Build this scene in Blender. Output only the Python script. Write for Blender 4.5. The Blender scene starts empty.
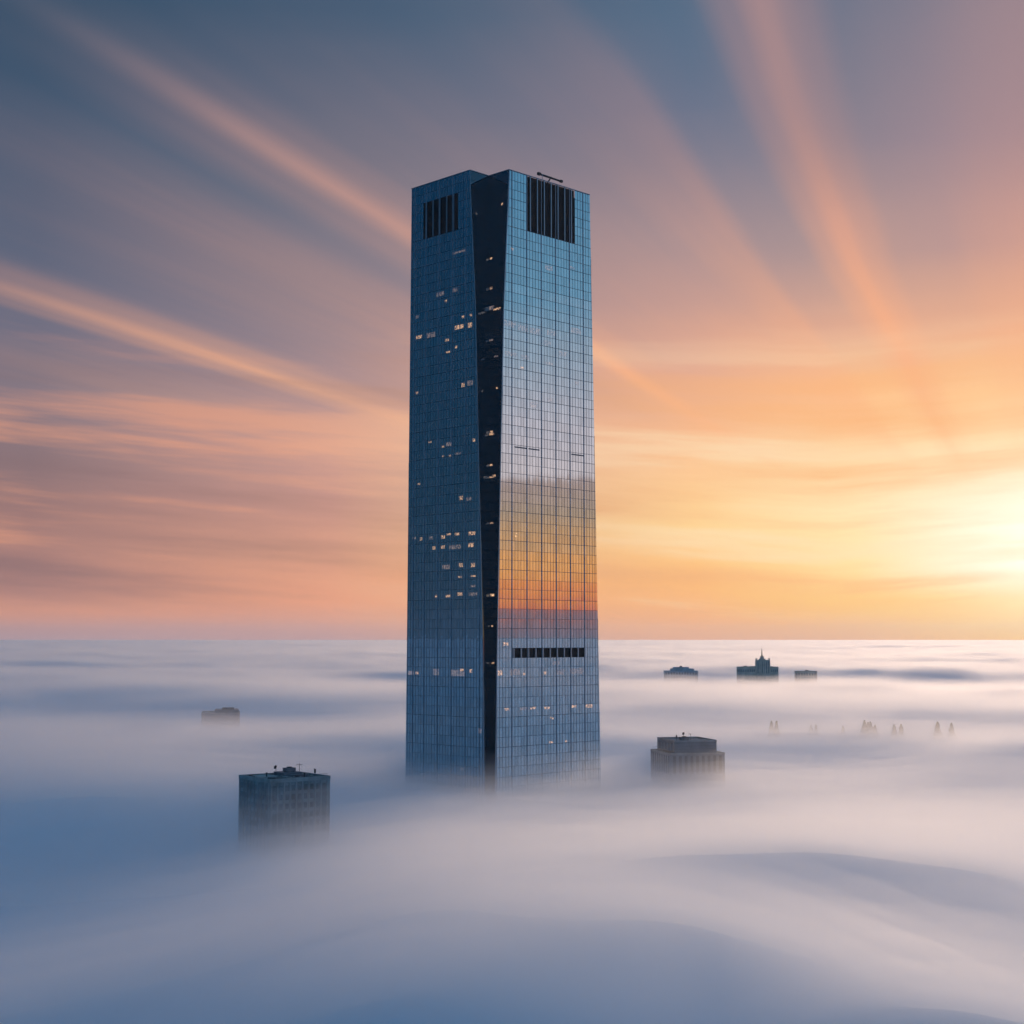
import bpy, math, random
import numpy as np

random.seed(7)
SC = bpy.context.scene
COL = SC.collection
R = math.radians

# ------------------------------------------------------------------ camera
FPX, CAMZ, PITCH = 1490.0, 44.0, math.atan(128 / 1490.0)
cam_d = bpy.data.cameras.new('camera')
cam_d.sensor_width = 36.0
cam_d.lens = FPX / 1024 * 36.0
cam_d.clip_start, cam_d.clip_end = 0.5, 90000
cam = bpy.data.objects.new('camera', cam_d)
cam.location = (0, 0, CAMZ)
cam.rotation_euler = (R(90) + PITCH, 0, 0)
COL.objects.link(cam)
SC.camera = cam
SC.render.resolution_x = SC.render.resolution_y = 1024

# ------------------------------------------------------------------ render settings
SC.view_settings.view_transform = 'Standard'
SC.view_settings.look = 'None'
SC.view_settings.exposure = 0.0
SC.view_settings.gamma = 1.0
SC.render.engine = 'CYCLES'
cy = SC.cycles
cy.max_bounces = 12
cy.diffuse_bounces = 2
cy.glossy_bounces = 4
cy.volume_bounces = 7
cy.transparent_max_bounces = 64
cy.use_denoising = True
cy.sample_clamp_indirect = 6.0
cy.use_adaptive_sampling = True
cy.adaptive_threshold = 0.02

# ------------------------------------------------------------------ sky
SUN_AZ, SUN_EL = R(20.5), R(3.4)


def lin(c):
    out = []
    for v in c:
        v = v / 255.0
        out.append(v / 12.92 if v <= 0.04045 else ((v + 0.055) / 1.055) ** 2.4)
    return tuple(out)


world = bpy.data.worlds.new('World')
SC.world = world
world.use_nodes = True
WT = world.node_tree
WT.nodes.clear()
wn, wl = WT.nodes, WT.links


class G:
    """tiny node-graph helper"""

    def __init__(self, tree):
        self.n, self.l = tree.nodes, tree.links

    def put(self, sock, v):
        if isinstance(v, (int, float)):
            sock.default_value = v
        elif isinstance(v, tuple):
            sock.default_value = v
        else:
            self.l.new(v, sock)

    def m(self, op, a, b=None, c=None):
        n = self.n.new('ShaderNodeMath')
        n.operation = op
        self.put(n.inputs[0], a)
        if b is not None:
            self.put(n.inputs[1], b)
        if c is not None:
            self.put(n.inputs[2], c)
        return n.outputs[0]

    def rng(self, v, a, b, c=0.0, d=1.0, smooth=True):
        n = self.n.new('ShaderNodeMapRange')
        n.interpolation_type = 'SMOOTHSTEP' if smooth else 'LINEAR'
        self.put(n.inputs['Value'], v)
        n.inputs['From Min'].default_value = a
        n.inputs['From Max'].default_value = b
        n.inputs['To Min'].default_value = c
        n.inputs['To Max'].default_value = d
        return n.outputs[0]

    def mix(self, f, a, b):
        n = self.n.new('ShaderNodeMix')
        n.data_type = 'RGBA'
        self.put(n.inputs[0], f)
        self.put(n.inputs[6], a)
        self.put(n.inputs[7], b)
        return n.outputs[2]

    def ramp(self, v, stops, interp='LINEAR', col=True):
        n = self.n.new('ShaderNodeValToRGB')
        n.color_ramp.interpolation = interp
        e = n.color_ramp.elements
        while len(e) < len(stops):
            e.new(0.5)
        for el, (p, c) in zip(e, stops):
            el.position = p
            if col:
                el.color = (*lin(c), 1)
            else:
                el.color = (c, c, c, 1)
        self.put(n.inputs[0], v)
        return n.outputs[0]

    def noise(self, vec, scale, detail=2.0, rough=0.5, dist=0.0):
        n = self.n.new('ShaderNodeTexNoise')
        self.put(n.inputs['Vector'], vec)
        n.inputs['Scale'].default_value = scale
        n.inputs['Detail'].default_value = detail
        n.inputs['Roughness'].default_value = rough
        n.inputs['Distortion'].default_value = dist
        return n.outputs[0]

    def vec(self, x, y, z):
        n = self.n.new('ShaderNodeCombineXYZ')
        self.put(n.inputs[0], x)
        self.put(n.inputs[1], y)
        self.put(n.inputs[2], z)
        return n.outputs[0]


g = G(WT)
tc = wn.new('ShaderNodeTexCoord')
sep = wn.new('ShaderNodeSeparateXYZ')
wl.new(tc.outputs['Generated'], sep.inputs[0])
dx, dy, dz = sep.outputs
az = g.m('MULTIPLY', g.m('ARCTAN2', dx, dy), 180 / math.pi)            # degrees, 0 = +Y, + to the right
hyp = g.m('SQRT', g.m('ADD', g.m('MULTIPLY', dx, dx), g.m('MULTIPLY', dy, dy)))
tan_el = g.m('DIVIDE', dz, g.m('MAXIMUM', hyp, 0.02))
T_MAX = 0.6
azn = g.noise(g.vec(g.m('MULTIPLY', az, 0.06), g.m('MULTIPLY', tan_el, 20.0), 3.3), 1.0, 2.0)
tw = g.m('ADD', tan_el, g.m('MULTIPLY', g.m('SUBTRACT', azn, 0.5), 0.022))   # slightly uneven layers
te = g.m('DIVIDE', tw, T_MAX)


def sky_ramp(stops):
    return g.ramp(te, [(min(1.0, p / T_MAX), c) for p, c in stops])


B = sky_ramp([(0, (180, 152, 158)), (.012, (196, 148, 140)), (.02, (203, 143, 124)), (.04, (182, 132, 122)), (.08, (156, 119, 116)), (.11, (138, 114, 118)),
              (.15, (135, 119, 128)), (.2, (105, 107, 127)), (.3, (70, 90, 115)), (.43, (45, 74, 100)), (.6, (38, 64, 92))])
M = sky_ramp([(0, (198, 156, 152)), (.012, (220, 158, 136)), (.027, (235, 160, 125)), (.06, (218, 156, 130)), (.09, (198, 147, 135)), (.13, (198, 154, 146)),
              (.2, (148, 131, 140)), (.3, (102, 110, 128)), (.37, (82, 98, 121)), (.43, (64, 88, 114)), (.6, (48, 70, 98))])
E = sky_ramp([(0, (232, 172, 138)), (.012, (248, 178, 122)), (.04, (255, 190, 118)), (.075, (255, 212, 148)), (.11, (254, 203, 150)), (.14, (246, 186, 142)),
              (.18, (222, 168, 146)), (.23, (180, 148, 147)), (.27, (150, 137, 146)), (.36, (100, 113, 137)), (.43, (82, 107, 133)),
              (.6, (60, 82, 112))])
F = sky_ramp([(0, (240, 184, 138)), (.012, (250, 190, 120)), (.027, (255, 205, 120)), (.055, (255, 226, 160)), (.08, (255, 230, 178)), (.13, (254, 214, 164)),
              (.16, (254, 196, 143)), (.2, (228, 171, 143)), (.26, (178, 149, 146)), (.33, (135, 128, 142)), (.43, (105, 115, 136)),
              (.6, (72, 90, 116))])
H = sky_ramp([(0, (255, 200, 118)), (.027, (255, 225, 140)), (.05, (255, 244, 216)), (.08, (255, 241, 208)), (.13, (255, 226, 178)),
              (.16, (255, 204, 150)), (.2, (238, 177, 141)), (.26, (190, 150, 146)), (.33, (165, 138, 146)), (.43, (145, 130, 141)),
              (.6, (95, 100, 122))])
# ninety degrees to the right: what the right facade mirrors
Cc = g.ramp(g.m('DIVIDE', tan_el, T_MAX), [(p / T_MAX, c) for p, c in [
    (0, (125, 116, 130)), (.011, (160, 112, 105)), (.022, (224, 120, 86)), (.031, (255, 156, 82)), (.05, (252, 178, 104)),
    (.07, (218, 172, 126)), (.085, (190, 164, 140)), (.105, (186, 164, 158)), (.109, (224, 213, 217)), (.14, (212, 207, 217)),
    (.19, (164, 184, 204)), (.235, (114, 164, 196)), (.32, (84, 142, 180)), (.6, (62, 94, 134))]])
D = sky_ramp([(0, (58, 82, 104)), (.1, (38, 74, 101)), (.2, (28, 70, 101)), (.3, (16, 65, 99)), (.6, (40, 76, 112))])
# the blue eastern sky behind the camera
K = sky_ramp([(0, (96, 130, 162)), (.1, (96, 134, 170)), (.25, (86, 136, 178)), (.6, (82, 140, 184))])

c = g.mix(g.rng(az, -80, -24), D, B)
c = g.mix(g.rng(az, -18, -7, smooth=False), c, M)
c = g.mix(g.rng(az, -7, 7, smooth=False), c, E)
c = g.mix(g.rng(az, 7, 13, smooth=False), c, F)
c = g.mix(g.rng(az, 13, 19, smooth=False), c, H)
c = g.mix(g.rng(az, 26, 66), c, Cc)
c = g.mix(g.rng(az, 105, 150), c, K)
c = g.mix(g.rng(az, -115, -150), c, K)

# high cirrus lying in long bands along the sun's azimuth: parallel in the cloud layer, they fan out of the sun in perspective
ca, sa = math.cos(SUN_AZ), math.sin(SUN_AZ)
zz = g.m('MAXIMUM', dz, 0.03)
u0 = g.m('DIVIDE', g.m('SUBTRACT', g.m('MULTIPLY', dx, ca), g.m('MULTIPLY', dy, sa)), zz)
v0 = g.m('DIVIDE', g.m('ADD', g.m('MULTIPLY', dx, sa), g.m('MULTIPLY', dy, ca)), zz)
wob = g.noise(g.vec(g.m('MULTIPLY', u0, 0.8), g.m('MULTIPLY', v0, 0.35), 1.7), 1.0, 3.0)
u1 = g.m('SUBTRACT', u0, g.m('MULTIPLY', g.m('MULTIPLY', g.m('SUBTRACT', tan_el, .3), .385), g.rng(az, 0, 8)))
u = g.m('ADD', u1, g.m('MULTIPLY', g.m('SUBTRACT', wob, 0.5), 0.10))
un = g.m('DIVIDE', g.m('ADD', u, 4.0), 5.0)
prof = [(-4, 0), (-3.5, .12), (-3.1, .05), (-3.0, .05), (-2.92, .36), (-2.82, .68), (-2.71, .36), (-2.56, .05), (-2.18, .10), (-2.0, .20), (-1.84, .18), (-1.72, .06),
        (-1.585, .26), (-1.5, .78), (-1.42, .34), (-1.32, .2), (-1.0, .26), (-.75, .48), (-.685, .05), (-.59, .03), (-.535, .42), (-.48, .92),
        (-.425, .52), (-.36, .10), (-.25, .05), (-.13, .3), (.05, .45), (1.0, .5)]
band = g.ramp(un, [((p + 4) / 5, v) for p, v in prof], 'B_SPLINE' if False else 'EASE', col=False)
streak_n = g.noise(g.vec(g.m('MULTIPLY', u0, 3.2), g.m('MULTIPLY', v0, 0.22), 0.4), 1.0, 4.0, 0.55)
fine = g.noise(g.vec(g.m('MULTIPLY', u0, 11.0), g.m('MULTIPLY', v0, 0.35), 5.1), 1.0, 3.0, 0.6)
band = g.m('MULTIPLY', band, g.rng(streak_n, 0.25, 0.7, 0.65, 1.2))
band = g.m('ADD', band, g.m('MULTIPLY', g.m('SUBTRACT', fine, 0.5), 0.12))
band = g.m('MULTIPLY', band, g.rng(tan_el, .09, .17))
band = g.m('MULTIPLY', band, g.m('MAXIMUM', g.rng(tan_el, .47, .27, .45, 1.0), g.rng(az, -2, 8)))
band = g.m('MULTIPLY', band, g.rng(az, -24, -9, .38, 1.0))
band = g.m('MULTIPLY', band, g.rng(az, -75, -35))
band = g.m('MULTIPLY', band, g.rng(az, 60, 30))
band = g.m('MAXIMUM', band, 0.0)
warm_r = (*lin((168, 136, 138)), 1)
warm = g.ramp(te, [(.1 / .6, (255, 190, 140)), (.2 / .6, (246, 176, 136)), (.28 / .6, (214, 158, 140)), (.36 / .6, (172, 138, 136)), (.43 / .6, (112, 112, 126)), (1, (90, 100, 120))])
warm = g.mix(g.m('MULTIPLY', g.rng(az, -4, 8), g.rng(tan_el, .26, .38)), warm, warm_r)
c = g.mix(band, c, warm)

# glow round the low sun
sdir = (math.sin(SUN_AZ) * math.cos(SUN_EL), math.cos(SUN_AZ) * math.cos(SUN_EL), math.sin(SUN_EL))
ga = g.m('MULTIPLY', g.m('SUBTRACT', az, 22.0), .62)
gb_ = g.m('MULTIPLY', g.m('SUBTRACT', tan_el, math.tan(SUN_EL)), 1.45 * 57.3)
ang = g.m('SQRT', g.m('ADD', g.m('MULTIPLY', ga, ga), g.m('MULTIPLY', gb_, gb_)))
glow = g.m('POWER', g.rng(ang, 9.0, 0.0, smooth=False), 2.0)
c = g.mix(g.m('MULTIPLY', glow, 0.45), c, (1.3, 1.12, .93, 1))
core_glow = g.m('POWER', g.rng(ang, 6.0, 0.0, smooth=False), 2.2)
c = g.mix(core_glow, c, (1.5, 1.36, 1.22, 1))
# low stratus sheets, nearly level streaks towards the horizon
lay = g.noise(g.vec(g.m('MULTIPLY', az, 0.045), g.m('SUBTRACT', g.m('MULTIPLY', tan_el, 31.0), g.m('MULTIPLY', g.m('ABSOLUTE', g.m('SUBTRACT', az, 12.0)), 0.035)), 8.2), 1.0, 5.0, 0.55)
lowm = g.m('MULTIPLY', g.rng(tan_el, .0, .03), g.rng(tan_el, .23, .12))
lowm = g.m('MULTIPLY', lowm, g.m('MULTIPLY', g.rng(az, -75, -35), g.rng(az, 62, 35)))
dark_f = g.m('MULTIPLY', g.m('MULTIPLY', g.rng(lay, 0.54, 0.28), lowm), g.m('MULTIPLY', g.rng(az, 12, -14, 0.85, 0.62), g.rng(az, 21, 14, .45, 1.0)))
lite_f = g.m('MULTIPLY', g.rng(lay, 0.50, 0.68), g.m('MULTIPLY', lowm, 0.62))
c = g.mix(dark_f, c, g.mix(g.rng(az, -15, 12), (*lin((128, 103, 108)), 1), (*lin((250, 180, 122)), 1)))
c = g.mix(lite_f, c, g.mix(g.rng(az, -12, 10), (*lin((240, 164, 128)), 1), (*lin((255, 230, 190)), 1)))

# zenith
c = g.mix(g.rng(dz, .42, .8), c, (*lin((80, 142, 186)), 1))

sky = wn.new('ShaderNodeTexSky')
sky.sky_type = 'NISHITA'
sky.sun_disc = False
sky.sun_elevation = SUN_EL
sky.sun_rotation = SUN_AZ
bg1 = wn.new('ShaderNodeBackground')
wl.new(sky.outputs[0], bg1.inputs[0])
bg1.inputs[1].default_value = 0.0015
bg2 = wn.new('ShaderNodeBackground')
wl.new(c, bg2.inputs[0])
bg2.inputs[1].default_value = 1.0
ad = wn.new('ShaderNodeAddShader')
wl.new(bg1.outputs[0], ad.inputs[0])
wl.new(bg2.outputs[0], ad.inputs[1])
wo = wn.new('ShaderNodeOutputWorld')
wl.new(ad.outputs[0], wo.inputs['Surface'])
world.cycles.sampling_method = 'MANUAL'
world.cycles.sample_map_resolution = 1024

# ------------------------------------------------------------------ sun
sun_d = bpy.data.lights.new('sun', 'SUN')
sun_d.energy = 1.1
sun_d.angle = R(0.6)
sun_d.color = (1.0, .70, .50)
sun = bpy.data.objects.new('sun', sun_d)
COL.objects.link(sun)
from mathutils import Vector
sun.rotation_euler = Vector(sdir).to_track_quat('Z', 'Y').to_euler()

# ------------------------------------------------------------------ helpers


def tang(px, py):
    """pixel of the photograph -> (x/y, z/y) of its ray in the world"""
    a, b = (px - 512) / FPX, (512 - py) / FPX
    y = math.cos(PITCH) - math.sin(PITCH) * b
    z = math.sin(PITCH) + math.cos(PITCH) * b
    return a / y, z / y


class MB:
    def __init__(self):
        self.v, self.f = [], []

    def quad(self, *p):
        i = len(self.v)
        self.v += [tuple(q) for q in p]
        self.f.append(tuple(range(i, i + len(p))))

    def hexa(self, b, t):
        """closed solid from a bottom loop and a top loop (counter-clockwise from above)"""
        i, n = len(self.v), len(b)
        self.v += [tuple(q) for q in b] + [tuple(q) for q in t]
        self.f.append(tuple(i + k for k in range(n))[::-1])
        self.f.append(tuple(i + n + k for k in range(n)))
        for k in range(n):
            j = (k + 1) % n
            self.f.append((i + k, i + j, i + n + j, i + n + k))

    def box(self, o, ex, ey, x0, x1, y0, y1, z0, z1):
        """box in a frame: origin o (x, y), unit axes ex, ey"""
        def p(a, b_):
            return (o[0] + ex[0] * a + ey[0] * b_, o[1] + ex[1] * a + ey[1] * b_)
        q = [p(x0, y0), p(x1, y0), p(x1, y1), p(x0, y1)]
        if ex[0] * ey[1] - ex[1] * ey[0] < 0:
            q = q[::-1]
        self.hexa([(a, b_, z0) for a, b_ in q], [(a, b_, z1) for a, b_ in q])

    def tube(self, a, b, ra, rb=None, n=8):
        rb = ra if rb is None else rb
        a, b = Vector(a), Vector(b)
        d = (b - a).normalized()
        s = d.orthogonal().normalized()
        t = d.cross(s)
        lo = [a + (s * math.cos(2 * math.pi * k / n) + t * math.sin(2 * math.pi * k / n)) * ra for k in range(n)]
        hi = [b + (s * math.cos(2 * math.pi * k / n) + t * math.sin(2 * math.pi * k / n)) * rb for k in range(n)]
        self.hexa(lo, hi)

    def build(self, name, mat, parent=None, smooth=False):
        me = bpy.data.meshes.new(name)
        me.from_pydata(self.v, [], self.f)
        me.materials.append(mat)
        if smooth:
            me.polygons.foreach_set('use_smooth', [True] * len(me.polygons))
        o = bpy.data.objects.new(name, me)
        COL.objects.link(o)
        if parent:
            o.parent = parent
        return o


def thing(name, label, cat, group=None, loc=(0, 0, 0)):
    o = bpy.data.objects.new(name, None)
    o.empty_display_size = 1
    o.location = loc
    COL.objects.link(o)
    o['label'], o['category'] = label, cat
    if group:
        o['group'] = group
    return o


def tag(o, label, cat, group=None):
    o['label'], o['category'] = label, cat
    if group:
        o['group'] = group
    return o


def newmat(name):
    m = bpy.data.materials.new(name)
    m.use_nodes = True
    m.node_tree.nodes.clear()
    gg = G(m.node_tree)
    out = m.node_tree.nodes.new('ShaderNodeOutputMaterial')
    return m, gg, out


def plain(name, col, rough=.7, metal=0.0, vary=.25, scale=.4, spec=.4):
    m, gg, out = newmat(name)
    p = gg.n.new('ShaderNodeBsdfPrincipled')
    t = gg.n.new('ShaderNodeTexCoord')
    n = gg.noise(t.outputs['Object'], scale, 5.0, .6)
    lo = tuple(v * (1 - vary) for v in col)
    hi = tuple(min(1, v * (1 + vary)) for v in col)
    gg.l.new(gg.mix(gg.rng(n, .3, .7), (*lo, 1), (*hi, 1)), p.inputs['Base Color'])
    p.inputs['Roughness'].default_value = rough
    p.inputs['Metallic'].default_value = metal
    p.inputs['Specular IOR Level'].default_value = spec
    gg.l.new(p.outputs[0], out.inputs['Surface'])
    return m


def coated_glass(name, tint, base, r0, r1, rough=.02, bands=False):
    """mirror-coated curtain-wall glass over a dim interior"""
    m, gg, out = newmat(name)
    gl = gg.n.new('ShaderNodeBsdfGlossy')
    gl.inputs['Color'].default_value = (*tint, 1)
    gl.inputs['Roughness'].default_value = rough
    df = gg.n.new('ShaderNodeBsdfDiffuse')
    t = gg.n.new('ShaderNodeTexCoord')
    n = gg.noise(t.outputs['Object'], .22, 4.0, .65)
    gg.l.new(gg.mix(gg.rng(n, .35, .65), (*[v * .5 for v in base], 1), (*[v * 1.4 for v in base], 1)), df.inputs['Color'])
    lw = gg.n.new('ShaderNodeLayerWeight')
    lw.inputs['Blend'].default_value = .5
    fac = gg.rng(gg.m('POWER', lw.outputs['Facing'], 2.0), 0, 1, r0, r1, smooth=False)
    # each pane is coated a touch differently
    geo = gg.n.new('ShaderNodeNewGeometry')
    fac = gg.m('MULTIPLY', fac, gg.rng(geo.outputs['Random Per Island'], 0, 1, .86, 1.04, smooth=False))
    if bands:                      # slab edges behind the glass, one per floor
        sp_ = gg.n.new('ShaderNodeSeparateXYZ')
        gg.l.new(t.outputs['Object'], sp_.inputs[0])
        fr = gg.m('FRACT', gg.m('DIVIDE', gg.m('SUBTRACT', 256.0, sp_.outputs[2]), 3.05))
        edge_ = gg.m('LESS_THAN', gg.m('MINIMUM', fr, gg.m('SUBTRACT', 1.0, fr)), .045)
        fac = gg.m('MULTIPLY', fac, gg.m('SUBTRACT', 1.0, gg.m('MULTIPLY', edge_, .55)))
    mx = gg.n.new('ShaderNodeMixShader')
    gg.put(mx.inputs[0], fac)
    gg.l.new(df.outputs[0], mx.inputs[1])
    gg.l.new(gl.outputs[0], mx.inputs[2])
    gg.l.new(mx.outputs[0], out.inputs['Surface'])
    return m


def lamp_mat(name, col, strength):
    m, gg, out = newmat(name)
    e = gg.n.new('ShaderNodeEmission')
    t = gg.n.new('ShaderNodeTexCoord')
    n = gg.noise(t.outputs['Object'], 1.7, 3.0, .7)
    e.inputs['Color'].default_value = (*col, 1)
    gg.l.new(gg.rng(n, .40, .66, strength * .06, strength), e.inputs['Strength'])
    gl = gg.n.new('ShaderNodeBsdfGlossy')
    gl.inputs['Color'].default_value = (.5, .55, .6, 1)
    gl.inputs['Roughness'].default_value = .03
    a = gg.n.new('ShaderNodeAddShader')
    gg.l.new(e.outputs[0], a.inputs[0])
    gg.l.new(gl.outputs[0], a.inputs[1])
    gg.l.new(a.outputs[0], out.inputs['Surface'])
    return m


MAT = dict(
    glass=coated_glass('mirror glass', (.93, .94, .95), (.012, .022, .032), .80, .99),  # right side copy, reflectance raised to brighten the mirrored sunset
    glass_left=coated_glass('mirror glass dim side', (.66, .80, .88), (.010, .020, .030), .62, .98),  # left side copy, tint dimmed and blued like the darker sky it mirrors
    glass_notch_shade=coated_glass('shaded notch glass', (.46, .60, .68), (.003, .009, .015), .24, .6, .02, True),  # dimness of the recessed notch put into tint and reflectance
    fin=plain('aluminium fin', (.24, .27, .32), .4, .5, .12),
    fin_dark=plain('dark mullion', (.09, .105, .13), .5, .3, .2),
    edge=plain('corner trim', (.30, .36, .42), .35, .7, .1),
    louver=plain('louver', (.012, .014, .018), .6, .0, .3),
    roof=plain('roof felt', (.09, .095, .1), .9),
    steel=plain('painted steel', (.03, .035, .042), .5, .3),
    concrete=plain('weathered concrete', (.21, .22, .23), .85, 0, .3, .25),
    concrete2=plain('pale concrete', (.27, .26, .26), .85, 0, .25, .3),
    stone=plain('brown stone', (.20, .17, .16), .85, 0, .25, .2),
    far_stone=plain('haze-toned distant stone', (.52, .40, .33), .85, 0, .2, .2),  # stone lightened in its base colour to stand in for haze
    far_concrete=plain('haze-toned distant concrete', (.36, .38, .41), .85, 0, .2, .2),  # distance haze put into the colour, paler than the near concrete
    metal_clad=plain('grey cladding', (.13, .15, .18), .55, .2, .2, .3),
    window=plain('window glass', (.115, .125, .14), .3, 0, .4, .3, .5),
    window_dark=plain('dark window glass', (.03, .036, .045), .2, 0, .4, .3, .5),
    ground=plain('city ground', (.07, .075, .07), .9, 0, .4, .01),
    warm=lamp_mat('warm office light', (1.0, .55, .27), .95),
    dim=lamp_mat('dim office light', (1.0, .66, .48), .26),
    trunk=plain('bark', (.06, .045, .035), .9),
    needles=plain('needles', (.035, .05, .03), .8, 0, .5, .8),
)

# ------------------------------------------------------------------ fog
rng = np.random.default_rng(11)


def value_noise(x, y, seed):
    """smooth gradient noise in numpy"""
    r = np.random.default_rng(seed)
    n = 256
    ang_ = r.random((n, n)) * 2 * np.pi
    gx, gy = np.cos(ang_), np.sin(ang_)
    xi, yi = np.floor(x).astype(int), np.floor(y).astype(int)
    xf, yf = x - xi, y - yi
    s = lambda t: t * t * t * (t * (t * 6 - 15) + 10)

    def d(ix, iy):
        a_, b_ = (xi + ix) % n, (yi + iy) % n
        return gx[a_, b_] * (xf - ix) + gy[a_, b_] * (yf - iy)
    sx, sy = s(xf), s(yf)
    return (d(0, 0) * (1 - sx) + d(1, 0) * sx) * (1 - sy) + (d(0, 1) * (1 - sx) + d(1, 1) * sx) * sy


def ground_pt(px, py, z=0.0):
    tx, tz = tang(px, py)
    Y = (z - CAMZ) / tz
    return tx * Y, Y


RIDGES = []   # (polyline of (x, y), height, half width across)


def ridge(pts, h, w, z=0.0):
    RIDGES.append((np.array([ground_pt(a, b, z) for a, b in pts]), h, w))


# crests and hollows of the fog deck, laid out as they lie in the valley
ridge([(480, 905), (600, 874), (720, 856), (830, 849), (930, 860), (1080, 905)], 9.5, 20, 6)
ridge([(420, 1050), (540, 1010), (630, 978), (690, 968), (770, 976), (880, 1012), (1010, 1070)], 7.0, 15, 5)
ridge([(250, 1160), (512, 1120), (800, 1140)], 5.0, 30, 0)
ridge([(560, 932), (700, 912), (850, 916), (1000, 955)], -6.5, 15, 0)
ridge([(140, 880), (300, 862), (430, 868)], 3.0, 22, 3)
ridge([(-60, 925), (60, 925), (200, 915)], -6.5, 22, 0)
ridge([(200, 990), (330, 950), (450, 930)], 2.5, 14, 3)
ridge([(370, 806), (500, 812), (630, 804)], -4.5, 24, 0)
ridge([(0, 790), (120, 775), (230, 760)], 3.0, 40, 3)
ridge([(640, 790), (760, 778), (860, 772)], 2.5, 20, 2)
ridge([(800, 795), (930, 800), (1040, 800)], -3.0, 26, 0)
ridge([(740, 727), (860, 730), (1010, 728)], -6.6, 55, 0)
ridge([(600, 679), (740, 679), (860, 679)], -15.0, 210, 0)
ridge([(225, 800), (285, 803), (350, 800)], 1.2, 20, 6)
ridge([(190, 716), (220, 717), (250, 716)], -11.0, 60, 0)


def fog_height(x, y, seed=0, k=0.0):
    rr = np.hypot(x, y)
    wx = x + 45 * value_noise(x / 260, y / 260, 3)
    wy = y + 45 * value_noise(x / 260, y / 260, 4)
    h = 6.5 * value_noise(wx / 520, wy / 210, 5) + 11.0 * value_noise(wx / 210, wy / 85, 6) * np.clip((rr - 260) / 250, .75, 1)
    h += 6.5 * value_noise(wx / 95, wy / 42, 7) * np.clip((rr - 300) / 200, .7, 1)
    bil = np.abs(value_noise(wx / 150 + 9, wy / 66 + 5, 12))
    h += 10.0 * (.22 - bil) * np.clip((rr - 260) / 250, .6, 1)
    far = np.clip((rr - 700) / 1500, 0, 1)
    h += far * (9 * value_noise(wx / 1500, wy / 500, 8) + 8 * value_noise(wx / 700, wy / 190, 9))
    h *= np.clip(1.3 - rr / 14000, .25, 1)
    t_ = np.clip((rr - 4000) / 10000, 0, 1)
    h += 30 * t_ * t_ * (3 - 2 * t_)
    near = np.zeros_like(h)
    for pts, hh, w in RIDGES:
        d2 = np.full(h.shape, 1e12)
        for a, b in zip(pts[:-1], pts[1:]):
            ab = b - a
            t = np.clip(((x - a[0]) * ab[0] + (y - a[1]) * ab[1]) / (ab @ ab), 0, 1)
            d2 = np.minimum(d2, (x - a[0] - t * ab[0]) ** 2 + (y - a[1] - t * ab[1]) ** 2)
        near += 1.25 * hh * np.exp(-d2 / (2 * w * w))
    h += near
    if seed:
        h += k * value_noise(x / 75 + seed, y / 32, 20 + seed) + k * .7 * value_noise(x / 30 + seed, y / 13, 40 + seed)
    return h


az_f = np.concatenate([np.arange(-180, -32, 3.0), np.arange(-32, 32, .3), np.arange(32, 180, 3.0)])
az_f = np.radians(az_f)
rad_f = 70 * (16000 / 70) ** np.linspace(0, 1, 230)
AA, RR = np.meshgrid(az_f, rad_f)
FX, FY = np.sin(AA) * RR, np.cos(AA) * RR
NA, NR = len(az_f), len(rad_f)


def fog_mesh(name, mat, off, seed, k, floor, parent=None):
    Z = fog_height(FX, FY, seed, k) + off
    co = np.stack([FX, FY, Z], -1).reshape(-1, 3)
    c0 = len(co)
    out_ring = co[(NR - 1) * NA:(NR) * NA].copy()
    out_ring[:, 2] = floor
    top_c = np.array([[0, 0, Z[0].mean()]])
    bot_c = np.array([[0, 0, floor]])
    co = np.concatenate([co, out_ring, top_c, bot_c])
    it, ib = c0 + NA, c0 + NA + 1
    j = np.arange(NA)
    jn = (j + 1) % NA
    idx = np.arange(NR - 1)[:, None] * NA
    q = np.stack([idx + j, idx + NA + j, idx + NA + jn, idx + jn], -1).reshape(-1, 4)[:, ::-1]
    last = (NR - 1) * NA
    qs = np.stack([last + j, c0 + j, c0 + jn, last + jn], -1)[:, ::-1]
    quads = np.concatenate([q, qs])
    t1 = np.stack([np.full(NA, it), j, jn], -1)[:, ::-1]
    t2 = np.stack([np.full(NA, ib), c0 + jn, c0 + j], -1)[:, ::-1]
    me = bpy.data.meshes.new(name)
    nl = len(quads) * 4 + len(t1) * 6
    me.vertices.add(len(co))
    me.vertices.foreach_set('co', co.astype(np.float32).ravel())
    me.loops.add(nl)
    loops = np.concatenate([quads.ravel(), t1.ravel(), t2.ravel()]).astype(np.int32)
    me.loops.foreach_set('vertex_index', loops)
    nf = len(quads) + 2 * len(t1)
    me.polygons.add(nf)
    starts = np.concatenate([np.arange(len(quads)) * 4, len(quads) * 4 + np.arange(2 * len(t1)) * 3]).astype(np.int32)
    me.polygons.foreach_set('loop_start', starts)
    me.polygons.foreach_set('use_smooth', [True] * nf)
    me.update(calc_edges=True)
    me.validate()
    me.materials.append(mat)
    o = bpy.data.objects.new(name, me)
    COL.objects.link(o)
    if parent:
        o.parent = parent
    return o


m, gg, out = newmat('fog core')
df = gg.n.new('ShaderNodeBsdfDiffuse')
df.inputs['Color'].default_value = (.40, .52, .62, 1)
gg.l.new(df.outputs[0], out.inputs['Surface'])
fog = fog_mesh('fog', m, -6.0, 0, 0, -30.0)
fog['kind'] = 'stuff'
fog['label'] = 'sea of low fog in soft rolling waves filling the whole valley'
fog['category'] = 'fog'

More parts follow.
